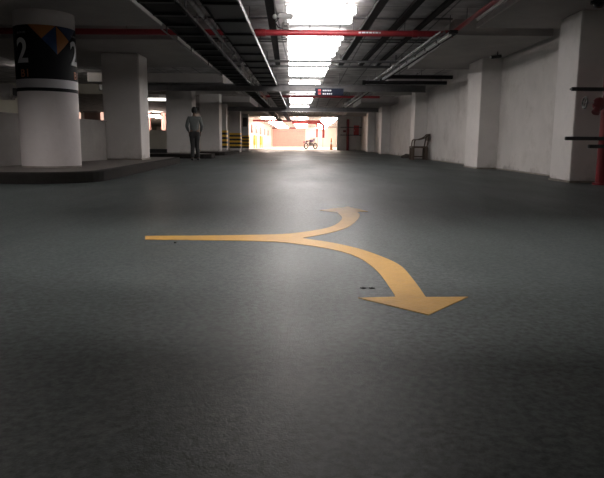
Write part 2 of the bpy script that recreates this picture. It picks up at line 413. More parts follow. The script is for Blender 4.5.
# low walls between the columns
t = empty('low_wall', (-5.1, 11, .16), 'low grey parapet wall behind the round poster column', 'low wall')
mb = MB(); mb.prism([(-5.72, 8.6), (-5.5, 8.6), (-5.2, 10.55), (-4.76, 14.5), (-4.98, 14.5), (-5.42, 10.6)], .163, 1.05); mb.build('wall_body', M['grey'], t)
mb = MB(); mb.prism([(-5.74, 8.58), (-5.48, 8.58), (-5.18, 10.55), (-4.74, 14.51), (-5.0, 14.51), (-5.44, 10.6)], 1.05, 1.08); mb.build('coping', M['grey'], t)
t = empty('low_wall', (-9.5, 25.6, 0), 'low cream parapet wall under the pink-lit opening', 'low wall')
MB().box(-16, -5.35, 25.5, 25.7, 0, 1.04).build('wall_body', M['cream'], t)
MB().box(-16.02, -5.33, 25.48, 25.72, 1.04, 1.08).build('coping', M['cream'], t)
MB().box(-16, -5.35, 25.46, 25.5, 0, .3).build('skirting', M['black'], t)
# beam over that opening and downstand further left
struct('ceiling_beam_1', MB().box(-16, -5.3, 25.45, 25.75, 2.55, HC), M['cream'])
struct('wall_far_left', MB().box(-21, -13.2, 30, 30.2, 0, 2.72), M['cream'])
bb = empty('brown_board', (-10.4, 30, 0), 'dark brown panel between two small pink lights behind the left columns', 'board')
MB().box(-10.9, -9.75, 30, 30.08, 0, 2.0).build('panel', M['brown'], bb)
MB().box(-10.93, -9.72, 29.98, 30.1, 2.0, 2.06).build('top_rail', M['galvdark'], bb)
# far columns seen through the opening, pink light put into their colour
for x, lab in ((-12.98, 'pink-lit column at the left of the far opening behind the low cream wall'), (-11.68, 'pink-lit column at the right of the far opening behind the low cream wall')):
    t = empty('pink_column', (x, 50, 0), lab, 'column', 'pink-lit far columns')
    MB().box(x-.18, x+.2, 50, 50.4, .04, HC, bev=.02).build('shaft', M['pinkwall'], t)
    MB().box(x-.2, x+.2, 49.98, 50.42, 0, .045).build('foot', M['grey'], t)

# ------------------------------------------------------------------ floor marking
def cr(pts, n=6):
    out = []
    for i in range(len(pts)-1):
        p0 = Vector(pts[max(i-1, 0)]); p1 = Vector(pts[i]); p2 = Vector(pts[i+1]); p3 = Vector(pts[min(i+2, len(pts)-1)])
        for k in range(n):
            u = k/n
            out.append(tuple(.5*((2*p1)+(p2-p0)*u+(2*p0-5*p1+4*p2-p3)*u*u+(3*p1-p0-3*p2+p3)*u**3)))
    out.append(tuple(pts[-1])); return out
low = cr([(-.99, 3.665), (-.65, 3.66), (-.22, 3.63), (-.01, 3.52), (.18, 3.34), (.29, 3.11), (.345, 2.79), (.36, 2.45), (.36, 2.31)])
head = [(.21, 2.29), (.44, 2.06), (.65, 2.32)]
up = cr([(.48, 2.31), (.485, 2.62), (.475, 2.93), (.41, 3.17), (.31, 3.4), (.16, 3.61), (-.01, 3.76)])
near = cr([(-.01, 3.79), (.14, 3.97), (.29, 4.25), (.40, 4.66), (.46, 5.04), (.46, 5.28)])
tip = [(.56, 5.32), (.41, 5.72), (.13, 5.39)]
far = cr([(.28, 5.23), (.30, 4.84), (.24, 4.48), (.15, 4.24), (-.01, 4.04), (-.20, 3.92), (-.68, 3.84), (-1.03, 3.81)])
poly = low + head + up + near + tip + far
mb = MB(); mb.prism(poly, -.001, .0025)
tag(mb.build('lane_arrow', M['yellow']), 'yellow painted road arrow forking into two curved heads on the floor', 'road marking')
for x, lab in ((.245, 'left of the two small dark studs beside the yellow arrow'), (.283, 'right of the two small dark studs beside the yellow arrow')):
    t = empty('floor_stud', (x, 2.46, 0), lab, 'stud', 'dark studs in the floor')
    MB().cyl((x, 2.46, -.002), (x, 2.46, .0035), .014, .012, seg=20).build('rim', M['stud'], t)
    MB().cyl((x, 2.46, .003), (x, 2.46, .0055), .006, .005, seg=6).build('bolt_head', M['stud'], t)
mb = MB(); mb.cyl((-.78, 3.55, 0), (-.78, 3.55, .008), .009, .006, seg=7)
tag(mb.build('pebble', M['stud']), 'tiny dark pebble below the tail of the yellow arrow', 'pebble')

# ------------------------------------------------------------------ ceiling services
ang = -.028
def sx(x, y): return x + (y-10.5)*ang
def slant_box(mb, x0, x1, y0, y1, z0, z1):
    mb.prism([(sx(x0, y0), y0), (sx(x1, y0), y0), (sx(x1, y1), y1), (sx(x0, y1), y1)], z0, z1)
# narrow dark strips modelled as trays, running up the middle and right of the ceiling
for x, w, y1, lab in ((-.62, .13, 18.2, 'narrow dark ceiling strip just left of the row of lights'),
                  (1.20, .14, 18.2, 'narrow dark ceiling strip just right of the row of lights'),
                  (1.78, .12, 18.2, 'narrow dark ceiling strip in the middle of the right half'),
                  (2.27, .09, 18.2, 'narrow dark ceiling strip nearest the right drop panel')):
    t = empty('ceiling_strip', (sx(x, 11), 11, 2.83), lab, 'cable tray', 'narrow dark strips along the ceiling')
    mb = MB(); slant_box(mb, x-w/2, x+w/2, 5, y1, 2.835, 2.845); mb.build('tray_base', M['blacksteel'], t)
    for sgn in (-1, 1):
        mb = MB(); slant_box(mb, x+sgn*w/2-.006, x+sgn*w/2+.006, 5, y1, 2.83, 2.885); mb.build('side_rail', M['blacksteel'], t)
    mb = MB(); slant_box(mb, x-w*.3, x+w*.3, 5, y1, 2.845, 2.88); mb.build('cable_run', M['black'], t)
    for yy in (7, 9.1, 11.3, 13.4, 15.6, 17.4):
        MB().cyl((sx(x, yy), yy, 2.845), (sx(x, yy), yy, HC), .008, seg=6).build('hanger_rod', M['galvdark'], t)
# thin conduits across
trs = [(9.8, 'thin conduit across the ceiling nearest the camera'), (11.85, 'thin conduit across the ceiling just beyond the near red pipe'),
       (14.2, 'front one of the close pair of conduits across the ceiling'), (14.55, 'back one of the close pair of conduits across the ceiling'),
       (16.7, 'fifth thin conduit across the ceiling'), (17.8, 'last thin conduit across the ceiling before the steel beam')]
for i, (y, lab) in enumerate(trs):
    t = empty('ceiling_conduit', (.1, y, 2.9), lab, 'conduit', 'thin conduits across the ceiling')
    r = .018 if i < 4 else .035; zc = HC-.02 if i < 4 else 2.77
    MB().cyl((-2.6, y, zc), (2.75, y, zc), r, seg=10).build('pipe', M['galvdark'], t, smooth=True)
    for x in (-1.6, .9, 2.4): MB().box(x-.015, x+.015, y-.03, y+.03, zc+r*.6, HC).build('saddle', M['galvdark'], t)
# large trays on the left
def big_tray(x0, x1, y0, y1, z, lab, rail_mat, plate=True, step=.62, slant=True):
    t = empty('cable_tray', (sx((x0+x1)/2, (y0+y1)/2) if slant else (x0+x1)/2, (y0+y1)/2, z), lab, 'cable tray', 'large cable trays left of the lights')
    f = (lambda x, y: x + (y-12)*-.004)
    def sb(mb, a, b, c, d, e, g): mb.prism([(f(a, c), c), (f(b, c), c), (f(b, d), d), (f(a, d), d)], e, g)
    mb = MB(); sb(mb, x0, x0+.02, y0, y1, z, z+.075); mb.build('side_rail', M['blacksteel'], t)
    mb = MB(); sb(mb, x1-.02, x1, y0, y1, z, z+.075); mb.build('side_rail', rail_mat, t)
    mb = MB(); sb(mb, x0+.02, x1-.02, y0, y1, z+.03, z+.07); mb.build('cable_bed' if plate else 'cable_run', M['darkplate'] if plate else M['blacksteel'], t)
    y = y0+.3
    while y < y1:
        mb = MB(); sb(mb, x0, x1, y, y+.09, z-.012, z+.025); mb.build('rung', M['black'], t); y += step
    y = y0+.8
    while y < y1:
        for xx in (x0+.03, x1-.03): MB().cyl((f(xx, y), y, z+.05), (f(xx, y), y, HC), .010, seg=6).build('hanger_rod', M['galvdark'], t)
        y += 2.6
    return t
big_tray(-1.53, -.98, 5, 21.6, 2.565, 'widest dark cable tray with a bright steel rim, left of the lights', M['galvrail'], True, 1.25)
big_tray(-2.42, -1.9, 5, 21.6, 2.565, 'dark ladder tray nearest the left drop panels', M['blacksteel'], False, .9)
big_tray(-1.5, -1.0, 22.4, 35.6, 2.565, 'dark cable tray with bright rim between the two cross beams', M['galvrail'], True, 1.25)
big_tray(-2.35, -1.95, 22.4, 35.6, 2.565, 'dark ladder tray between the two cross beams', M['blacksteel'], False, .9)
big_tray(-1.55, -1.2, 36.5, 59, 2.62, 'right one of two dark trays running into the bright opening', M['blacksteel'], True, 1.5)
big_tray(-2.45, -2.05, 36.5, 59, 2.62, 'left one of two dark trays running into the bright opening', M['blacksteel'], True, 1.5)
# shiny sleeves on a conduit between the trays
t = empty('steel_conduit', (-1.7, 13, 2.6), 'dark conduit with shiny sleeves between the two large cable trays', 'conduit')
MB().cyl((-1.66, 5, 2.59), (-1.68, 21.6, 2.59), .035, seg=12).build('pipe', M['galvdark'], t, smooth=True)
for y0, y1 in ((7.8, 9.9), (10.1, 10.9), (12.4, 12.6), (14, 14.2), (15.5, 15.7), (17, 17.2), (18.6, 18.8), (20.2, 20.4)):
    MB().cyl((-1.66, y0, 2.59), (-1.66, y1, 2.59), .047, seg=14).build('sleeve', M['galvrail'], t, smooth=True)
for y in (6.5, 11.5, 16.3, 21): MB().cyl((-1.665, y, 2.64), (-1.665, y, HC), .009, seg=6).build('hanger_rod', M['galvdark'], t)
for x, y0, y1, lab in ((-2.56, 11.0, 19, 'thin bright conduit along the edge of the left drop panel'), (-1.82, 9, 21.5, 'thin bright conduit along the dark ladder tray')):
    t = empty('thin_conduit', (x, (y0+y1)/2, 2.55), lab, 'conduit', 'thin bright conduits on the left')
    MB().cyl((x, y0, 2.56), (x, y1, 2.56), .013, seg=8).build('pipe', M['galvrail'], t, smooth=True)
    for q in range(4):
        yy = y0+.4+(y1-y0-.8)*q/3
        MB().box(x-.012, x+.012, yy-.02, yy+.02, 2.565, HC+.02).build('bracket', M['galvdark'], t)

# red sprinkler mains
def red_pipe(pts, r, lab, joints, hang):
    t = empty('red_pipe', pts[0], lab, 'pipe', 'red sprinkler pipes under the ceiling')
    MB().tube(pts, r, 14).build('pipe', M['red'], t, smooth=True)
    for a, b in joints: MB().cyl(a, b, r+.013, seg=16).build('coupling', M['red'], t, smooth=True)
    for x, y, z in hang:
        MB().cyl((x, y, z+r*.8), (x, y, HC), .007, seg=6).build('hanger_rod', M['galvdark'], t)
        MB().cyl((x, y-.015, z), (x, y+.015, z), r+.006, seg=14).build('clamp_ring', M['galvdark'], t) if False else None
    return t
rp = red_pipe([(-9.5, 12.15, 2.71), (2.78, 12.15, 2.71)], .058, 'long red pipe crossing the ceiling nearest the camera',
         [((-1.0, 12.15, 2.71), (-.8, 12.15, 2.71)), ((2.05, 12.15, 2.71), (2.15, 12.15, 2.71)), ((2.68, 12.15, 2.71), (2.84, 12.15, 2.71))],
         [(-.4, 12.15, 2.71), (.9, 12.15, 2.71), (1.9, 12.15, 2.71), (-3.5, 12.15, 2.71), (-6, 12.15, 2.71)])
for q in range(7):
    w = (.05, .07, .04, .06, .03, .06, .03)[q]; x = 1.0+sum((.05, .07, .04, .06, .03, .06, .03)[:q])+q*.015
    MB().box(x, x+w, 12.088, 12.093, 2.70, 2.73).build('stencil_mark', M['ink_white'], rp)
red_pipe([(2.8, 2, 2.71), (2.8, 12.07, 2.71)], .04, 'red pipe running towards the camera beside the right drop panel', [((2.8, 9, 2.71), (2.8, 9.15, 2.71))],
         [(2.8, 4, 2.71), (2.8, 8, 2.71), (2.8, 11, 2.71)])
red_pipe([(-2.3, 28.5, 2.72), (3.4, 28.5, 2.72)], .055, 'red pipe crossing the ceiling behind the navy sign', [((.2, 28.5, 2.72), (.4, 28.5, 2.72))],
         [(-1.8, 28.5, 2.72), (0, 28.5, 2.72), (2, 28.5, 2.72)])
red_pipe([(-1.74, 22.6, 2.5), (-1.74, 27, 2.5)], .045, 'short red pipe among the left trays behind the near cross beam', [], [(-1.74, 25, 2.5)])

# slotted steel channel on the right, its glints painted as white strips
def channel(x0, x1, y0, y1, z, lab):
    t = empty('steel_channel', ((x0+x1)/2, (y0+y1)/2, z), lab, 'channel', 'slotted steel channels on the right')
    d = Vector((x1-x0, y1-y0, 0)); L = d.length; u = d.normalized(); n = Vector((u.y, -u.x, 0))
    def q(mb, a, b, s0, s1, z0, z1):
        p = [Vector((x0, y0, 0))+u*a+n*s0, Vector((x0, y0, 0))+u*a+n*s1, Vector((x0, y0, 0))+u*b+n*s1, Vector((x0, y0, 0))+u*b+n*s0]
        mb.prism([(v.x, v.y) for v in p], z0, z1); return mb
    q(MB(), 0, L, -.07, .07, z+.02, z+.08).build('channel_body', M['blacksteel'], t)
    a = .1
    while a < L-.6:
        q(MB(), a, a+.85, -.08, -.02, z-.004, z+.05).build('glint_strip', M['white'], t); a += 1.0
    for s in (-.17, -.25): 
        q(MB(), 0, L, s-.012, s+.012, z+.03, z+.055).build('side_conduit', M['galvrail'] if s == -.25 else M['galvdark'], t)
    a = .3
    while a < L:
        q(MB(), a, a+.03, -.27, .07, z+.055, z+.075).build('cross_strap', M['galvdark'], t)
        p = Vector((x0, y0, 0))+u*a
        MB().cyl((p.x, p.y+.015, z+.07), (p.x, p.y+.015, HC), .009, seg=6).build('hanger_rod', M['galvdark'], t); a += 2.4
channel(2.66, 2.42, 11.3, 19.8, 2.555, 'black channel with steel glints painted as white dashes under the right ceiling')
channel(2.45, 2.25, 23.5, 34.5, 2.57, 'farther channel with steel glints painted as white dashes beyond the near cross beam')
# dark pipes near the right-hand recess
for y, z, x0, x1, lab in ((19.9, 2.72, 2.6, 4.7, 'dark pipe crossing from the shiny channel to the right wall'),
                          (20.7, 2.62, 1.9, 4.7, 'lower dark pipe crossing to the right wall before the steel beam')):
    t = empty('dark_pipe', ((x0+x1)/2, y, z), lab, 'pipe', 'dark pipes across the right recess')
    MB().cyl((x0, y, z), (x1, y, z), .06, seg=14).build('pipe', M['blacksteel'], t, smooth=True)
    MB().cyl((x0-.02, y, z), (x0+.08, y, z), .075, seg=14).build('end_cap', M['blacksteel'], t, smooth=True)
    for x in (x0+.4, x1-1.0): MB().cyl((x, y, z+.05), (x, y, HC), .01, seg=6).build('hanger_rod', M['galvdark'], t)

# fluorescent battens
def batten(x, y, z, w, tube, lab, grp, dy=.10):
    t = empty('fluorescent_light', (x, y, z), lab, 'ceiling light', grp)
    MB().box(x-w/2, x+w/2, y-dy*.6, y+dy*.6, z+.07, z+.10, bev=.006).build('housing', M['white'], t)
    MB().box(x-w/2+.03, x+w/2-.03, y-dy, y+dy, z-.04, z+.07, bev=.03).build('diffuser', tube, t, smooth=True)
    for s in (-1, 1): MB().box(x+s*(w/2-.015)-.015, x+s*(w/2-.015)+.015, y-dy-.01, y+dy+.01, z-.045, z+.075, bev=.004).build('end_cap', M['white'], t)
    for s in (-1, 1): MB().cyl((x+s*w*.3, y, z+.09), (x+s*w*.3, y, HC), .006, seg=6).build('hanger_rod', M['galvdark'], t)
    return t
def shaded_light(x, y, z, w, lab, strength_mat, skirt=.36, half=.16):
    """tubes between two deep wings added to cut the light off fore and aft"""
    t = empty('fluorescent_light', (x, y, z), lab, 'ceiling light', 'shaded lights near the camera')
    MB().box(x-w/2, x+w/2, y-.1, y+.1, z+.02, z+.07, bev=.006).build('housing', M['white'], t)
    for s in (-1, 1):
        mb = MB(); a = Vector((0, s*.1, z+.04)); b = Vector((0, s*half, z-skirt))
        bm = mb.bm; vs = [bm.verts.new((xx, y+p.y+o, p.z)) for xx in (x-w/2, x+w/2) for p, o in ((a, 0), (b, 0), (b, s*.008), (a, s*.008))]
        for f in ((0, 1, 2, 3), (7, 6, 5, 4), (0, 4, 5, 1), (1, 5, 6, 2), (2, 6, 7, 3), (3, 7, 4, 0)): bm.faces.new([vs[k] for k in f])
        mb.build('cutoff_wing', M['galvdark'], t)  # unseen wing, added to limit the lit band on the floor
        MB().cyl((x-w/2+.03, y+s*.05, z), (x+w/2-.03, y+s*.05, z), .019, seg=12).build('tube', strength_mat, t, smooth=True)
        MB().cyl((x+s*w*.3, y, z+.06), (x+s*w*.3, y, HC), .006, seg=6).build('hanger_rod', M['galvdark'], t)
    return t
ys = [8.4, 10.7, 11.5, 13.3, 14.1, 14.9, 15.8, 17.25, 18.4, 19.4, 20.4, 23.6, 25.0, 26.6, 30.3, 32.0, 33.8, 38.5, 41, 43.5]
for i, y in enumerate(ys):
    batten(.25 + (y-10.5)*-.024, y, 2.81, 1.22, M['tube'], '%s fluorescent light from the camera in the bright central row' % ORD[i] if i else 'nearest fluorescent light in the bright central row', 'battens of the bright central row')
shaded_light(.2, 3.35, 2.86, 1.5, 'light overhead in front of the camera, above the yellow arrow', M['tube_near'])
shaded_light(-5.0, 5.0, 2.6, 1.5, 'light overhead in the left bay before the round poster column', M['tube_left'], .10, .3)
batten(-7.4, 30.5, 2.66, 1.3, M['tube_dim'], 'small distant batten above the low cream wall', 'dim battens in the left bay')
batten(-12.3, 48.5, 2.6, 1.4, M['warm_fill'], 'added warm batten brightening the pink-lit far opening', 'dim battens in the left bay')  # warm fill added to brighten the opening and its columns
batten(-8.5, 20.0, 2.8, 1.4, M['bay_fill'], 'added batten hidden behind the left columns to brighten the bay', 'dim battens in the left bay')  # added fill light, kept out of sight behind the columns
batten(-15.5, 26, 2.78, 1.4, M['bay_fill'], 'added unseen light brightening the cream wall of the far left bay', 'dim battens in the left bay')  # out-of-view fill light added for the cream wall
for x, lab in ((-11.12, 'small pink wall lamp left of the dark brown panel'), (-9.95, 'small pink wall lamp right of the dark brown panel')):
    t = empty('wall_lamp', (x, 29.9, 0), lab, 'lamp', 'pink lamps beside the brown panel')
    MB().box(x-.09, x+.09, 29.8, 29.92, 1.62, 2.0, bev=.02).build('glowing_cover', M['pink_glow'], t)
    MB().box(x-.04, x+.04, 29.86, 29.94, 0, 1.62).build('stand', M['galvdark'], t)
t = empty('bulb_lamp', (-5.35, 26.6, 2.4), 'small glowing white bulb beside the head of the walking person', 'lamp')
MB().sph((-4.95, 26.4, 2.35), .085).build('bulb', M['tube_dim'], t, smooth=True)
MB().cyl((-4.95, 26.4, 2.41), (-4.95, 26.4, HC), .02, seg=8).build('stem', M['white'], t)

# bright far hall: warm battens added to flood it with light
hall = []
for x in (-3.4, -.6, 2.2):
    for y in (56, 62, 68, 75, 83, 91): hall.append((x, y))
n_ = 0
for x, y in hall:
    side = {-3.4: 'left', -.6: 'middle', 2.2: 'right'}[x]; idx = [56, 62, 68, 75, 83, 91].index(y)
    batten(x, y, 2.8, 1.6, M['warm_fill'], '%s added warm batten of the %s row brightening the far hall' % (ORD[idx], side), 'added warm battens in the far hall')
for x, y in ((-13, 56), (-13, 66), (-18.4, 56)):  # fill lights added behind the openings of the left return wall
    batten(x, y, 2.8, 1.6, M['warm_fill'], {(-13, 56): 'added warm batten just behind the pink-lit far opening', (-13, 66): 'added warm batten deeper behind the pink-lit far opening', (-18.4, 56): 'added warm batten behind the far left gap'}[(x, y)], 'added warm battens in the far hall')
# left partition of the far hall
struct('wall_far_hall_left', MB().box(-5.6, -5.4, 52.3, 95, 0, HC), M['warmwall'])
for i, y in enumerate((55, 60, 65.5, 71.5, 78, 85)):
    t = empty('wall_opening_grille', (-5.37, y, 1.7), '%s dark red grille on the left wall of the far hall' % ORD[i], 'grille', 'dark red grilles in the far hall')
    MB().box(-5.4, -5.3, y, y+1.6, 1.55, 2.35).build('frame', M['pinkwall'], t)
    MB().box(-5.31, -5.28, y+.1, y+1.5, 1.62, 2.28).build('grille', M['maroon'], t)
for i, y in enumerate((53.5, 62.5, 71)):
    t = empty('yellow_panel', (-5.35, y, .3), '%s yellow guard panel along the left wall of the far hall' % ORD[i], 'guard panel', 'yellow guard panels in the far hall')
    MB().box(-5.36, -5.26, y, y+3.4, .35, 1.35, bev=.02).build('panel', M['yel'], t)
    for yy in (y+.1, y+3.1): MB().box(-5.36, -5.3, yy, yy+.15, 0, .4).build('post', M['yel'], t)
t = empty('roller_shutter', (-2.6, 95, 0), 'pinkish roller shutter closing the end of the far hall', 'shutter')
mb = MB()
for i in range(23): mb.box(-5.15, -.1, 94.84, 94.92, i*.116, i*.116+.10, bev=.01)
mb.build('slats', M['pinkwall'], t)
MB().box(-5.25, 0, 94.78, 94.99, 2.70, 2.94).build('shutter_box', M['maroon'], t)
# red duct loop in the far hall
t = empty('red_duct', (1.6, 68, 0), 'thick red pipe bent down like a hook in the far hall', 'pipe')
MB().tube(cr([(-1.5, 66, 2.75), (.8, 66, 2.75), (1.5, 66, 2.72), (1.85, 66, 2.5), (1.9, 66, 1.9), (1.9, 66, 1.15)], 6), .13, 14).build('main_pipe', M['red'], t, smooth=True)
MB().tube(cr([(1.1, 66.1, 2.7), (1.2, 66.1, 2.4), (1.2, 66.1, 1.8), (1.2, 66.1, 1.2)], 5), .09, 12).build('branch_pipe', M['red'], t, smooth=True)
for x in (1.25, 1.85): MB().cyl((x, 66.05, 0), (x, 66.05, 1.15), .03, seg=8).build('stand', M['grey'], t)
MB().cyl((-.8, 66, 2.8), (-.8, 66, HC), .015, seg=6).build('hanger_rod', M['galvdark'], t)
# overhead red pipe bundle crossing
t = empty('red_pipe', (-2, 59, 2.7), 'red pipe crossing above the far hall', 'pipe', 'red sprinkler pipes under the ceiling')
MB().cyl((-5.3, 61, 2.75), (1.5, 61, 2.75), .09, seg=12).build('pipe', M['red'], t, smooth=True)
for x in (-4, 0): MB().cyl((x, 61, 2.8), (x, 61, HC), .015, seg=6).build('hanger_rod', M['galvdark'], t)
# motorcycle
def moto(x, y):
    t = empty('motorcycle', (x, y, 0), 'dark violet motorcycle parked in the bright far hall', 'motorcycle')
    for yy, nm in ((-.62, 'rear_wheel'), (.62, 'front_wheel')):
        w = MB().torus((x, y+yy, .3), .25, .06, 'X', 24, 8).build(nm, M['rubber'], t, smooth=True)
        MB().cyl((x-.04, y+yy, .3), (x+.04, y+yy, .3), .06).build('hub', M['galvdark'], w)
    MB().sph((x, y+.1, .82), .16, .3, .15).build('fuel_tank', M['violet'], t, smooth=True)
    MB().box(x-.13, x+.13, y-.62, y-.1, .74, .84, bev=.04).build('seat', M['black'], t, smooth=True)
    MB().box(x-.14, x+.14, y-.2, y+.25, .3, .66, bev=.05).build('engine', M['galvdark'], t)
    MB().tube([(x-.36, y+.28, 1.08), (x-.2, y+.34, 1.08), (x, y+.36, 1.02), (x+.2, y+.34, 1.08), (x+.36, y+.28, 1.08)], .018, 8).build('handlebar', M['black'], t)
    for s in (-.1, .1): MB().cyl((x+s, y+.36, 1.0), (x+s, y+.62, .3), .028).build('fork', M['galvdark'], t)
    MB().tube([(x, y+.36, .95), (x, y+.1, .7), (x, y-.2, .68), (x, y-.62, .35)], .03, 8).build('frame', M['violet'], t)
    MB().sph((x, y+.44, .95), .11, .1, .11).build('headlamp', M['violet'], t, smooth=True)
    MB().box(x-.12, x+.12, y-.95, y-.5, .62, .74, bev=.03).build('rear_mudguard', M['violet'], t)
    MB().cyl((x+.05, y-.2, .35), (x+.28, y-.25, .0), .014).build('kickstand', M['black'], t)
    return t
mo = moto(.5, 60.6); mo.rotation_euler.z = math.radians(-48); mo.location = (.5, 60.6, 0)
t = empty('traffic_cone', (2.3, 55, 0), 'tall orange traffic cone at the right edge of the bright opening', 'cone')
MB().box(2.13, 2.47, 54.83, 55.17, 0, .04, bev=.01).build('base', M['cone'], t)
MB().cyl((2.3, 55, .03), (2.3, 55, 1.05), .12, .035, seg=20).build('cone_body', M['cone'], t, smooth=True)
MB().cyl((2.3, 55, .5), (2.3, 55, .68), .082, .068, seg=20).build('reflective_collar', M['white'], t, smooth=True)

# ------------------------------------------------------------------ hanging navy sign
t = empty('hanging_sign', (.79, 21.0, 2.2), 'dark navy hanging sign with red and white marks under the near cross beam', 'sign')
MB().box(.30, 1.27, 20.97, 21.03, 2.20, 2.44, bev=.005).build('board', M['signblue'], t)
for x in (.42, 1.12): MB().cyl((x, 21, 2.43), (x, 21, HC), .008, seg=6).build('hanger_rod', M['galvdark'], t)
for z in (2.335, 2.225):
    MB().box(.40, .50, 20.962, 20.971, z, z+.075).build('red_mark', M['redbox'], t)
    mb = MB(); x = .56
    for w in ((.04, .05, .035, .05, .04) if z > 2.3 else (.045, .04, .0001, .05, .05, .04)):
        mb.box(x, x+w, 20.962, 20.971, z+.01, z+.055); x += w+.018
    mb.build('white_lettering', M['ink_white'], t)
# hanging loudspeaker / camera cluster
t = empty('hanging_device', (-0.344, 9.900, 2.310), 'white device cluster hanging from a pole beside the lights above the red pipe', 'device')
MB().cyl((-0.353, 9.900, 2.607), (-0.353, 9.900, HC), .012, seg=10).build('pole', M['white'], t)
MB().box(-.455, -.21, 9.84, 9.97, 2.53, 2.612, bev=.02).build('top_case', M['white'], t, smooth=True)
MB().sph((-0.506, 9.900, 2.562), .038).build('round_sensor', M['white'], t, smooth=True)
MB().cyl((-0.479, 9.900, 2.567), (-0.425, 9.900, 2.567), .011, seg=8).build('sensor_arm', M['white'], t)
MB().cyl((-0.335, 9.900, 2.535), (-0.335, 9.900, 2.463), .03, .042, seg=16).build('neck', M['white'], t, smooth=True)
MB().cyl((-0.335, 9.900, 2.472), (-0.335, 9.900, 2.369), .062, .052, seg=20).build('lower_case', M['soffit_edge'], t, smooth=True)
MB().box(-.36, -.31, 9.825, 9.85, 2.405, 2.425).build('slot', M['galvdark'], t)
MB().tube([(-0.434, 9.900, 2.553), (-0.497, 9.882, 2.472), (-0.452, 9.873, 2.400), (-0.380, 9.882, 2.382)], .010, 8).build('cable', M['black'], t)
# small cameras
t = empty('security_camera', (4.3, 14.2, 2.5), 'small dark camera under the drop panel in front of the second pilaster', 'camera')
MB().cyl((4.12, 13.9, 2.52), (4.36, 13.98, 2.56), .035, seg=14).build('body', M['black'], t, smooth=True)
MB().cyl((4.1, 13.893, 2.517), (4.125, 13.90, 2.521), .03, seg=14).build('lens', M['galv'], t)
MB().cyl((4.28, 13.955, 2.56), (4.28, 13.955, HD+.02), .012, seg=8).build('bracket', M['black'], t)
t = empty('dome_camera', (4.2, 9.05, 2.58), 'black round dome on the drop panel above the nearest pilaster', 'camera')
MB().cyl((4.22, 9.1, 2.62), (4.22, 9.1, HD), .13, seg=24).build('mount', M['black'], t, smooth=True)
MB().sph((4.22, 9.1, 2.62), .1, .1, .07).build('dome', M['glass'], t, smooth=True)

# ------------------------------------------------------------------ fire risers
def riser(x, y, lab, r=.085):
    t = empty('fire_riser', (x, y, 0), lab, 'fire pipe', 'red fire risers')
    MB().cyl((x, y, 0), (x, y, 1.9 if y < 20 else 2.6), r, seg=24).build('pipe', M['red'], t, smooth=True)
    MB().cyl((x, y, 0), (x, y, .03), r+.04, seg=24).build('base_flange', M['red'], t)
    return t
t = riser(4.54, 9.27, 'red fire riser with a hand-wheel valve at the right edge of the photo')
MB().cyl((4.52, 9.1, 1.22), (4.30, 9.1, 1.22), .05, .04, seg=16).build('valve_outlet', M['maroon'], t, smooth=True)
MB().sph((4.33, 9.1, 1.20), .10, .075, .10).build('valve_body', M['maroon'], t, smooth=True)
MB().cyl((4.31, 9.08, 1.18), (4.26, 9.04, 1.06), .045, .05, seg=16).build('hose_coupling', M['maroon'], t, smooth=True)
MB().cyl((4.265, 9.035, 1.09), (4.25, 9.03, 1.065), .058, seg=16).build('coupling_cap', M['maroon'], t)
MB().cyl((4.30, 9.1, 1.22), (4.11, 9.08, 1.215), .020, seg=10).build('spindle', M['galv'], t)
w = MB().torus((4.11, 9.08, 1.215), .078, .013, 'X', 24, 8).build('hand_wheel', M['black'], t, smooth=True)
for a in range(4):
    MB().cyl((4.11, 9.08, 1.215), (4.11, 9.08+.078*math.cos(a*PI/2+.4), 1.215+.078*math.sin(a*PI/2+.4)), .008, seg=8).build('spoke', M['black'], w)
MB().cyl((4.40, 9.12, 1.26), (4.42, 9.12, 1.36), .035, seg=12).build('bleed_plug', M['maroon'], t)
MB().box(4.2, 4.46, 9.15, 9.17, 1.10, 1.16).build('clamp', M['maroon'], t) if False else None
def rail(x0, x1, y0, y1, z, lab, th=.045):
    t = empty('guard_bar', ((x0+x1)/2, y0, z), lab, 'bar', 'black bars across the risers')
    MB().box(x0, x1, y0, y0+.05, z-th, z+th*.2, bev=.008).build('bar', M['black'], t)
    MB().box(x0+.02, x1, y0+.05, y1, z-th*.5, z, bev=.002).build('shelf_plate', M['black'], t)
    return t
rail(3.87, 4.7, 9.0, 9.13, 1.425, 'upper black bar in front of the red riser, above the valve wheel')
rail(3.86, 4.7, 9.06, 9.14, .715, 'long middle black bar in front of the red riser')
rail(4.21, 4.7, 9.06, 9.14, .60, 'short lowest black bar in front of the red riser')
t = riser(3.55, 51.7, 'distant red fire riser beside the red hose cabinet', .11)
MB().cyl((3.4, 51.6, 1.6), (3.15, 51.6, 1.6), .09, seg=12).build('valve_body', M['maroon'], t)
rail(2.9, 4.7, 51.42, 51.54, 1.95, 'upper dark bar by the distant red hose cabinet', .05)
rail(2.9, 4.7, 51.42, 51.54, 1.3, 'lower dark bar by the distant red hose cabinet', .05)
t = empty('hose_cabinet', (4.3, 51.8, 1.2), 'red fire hose cabinet on the far wall at the right', 'cabinet')
MB().box(4.05, 4.5, 51.72, 52, 1.25, 2.1, bev=.02).build('case', M['redbox'], t)
MB().box(4.08, 4.47, 51.7, 51.72, 1.29, 2.06).build('door', M['redbox'], t)
MB().box(4.1, 4.13, 51.68, 51.7, 1.6, 1.75).build('handle', M['galv'], t)

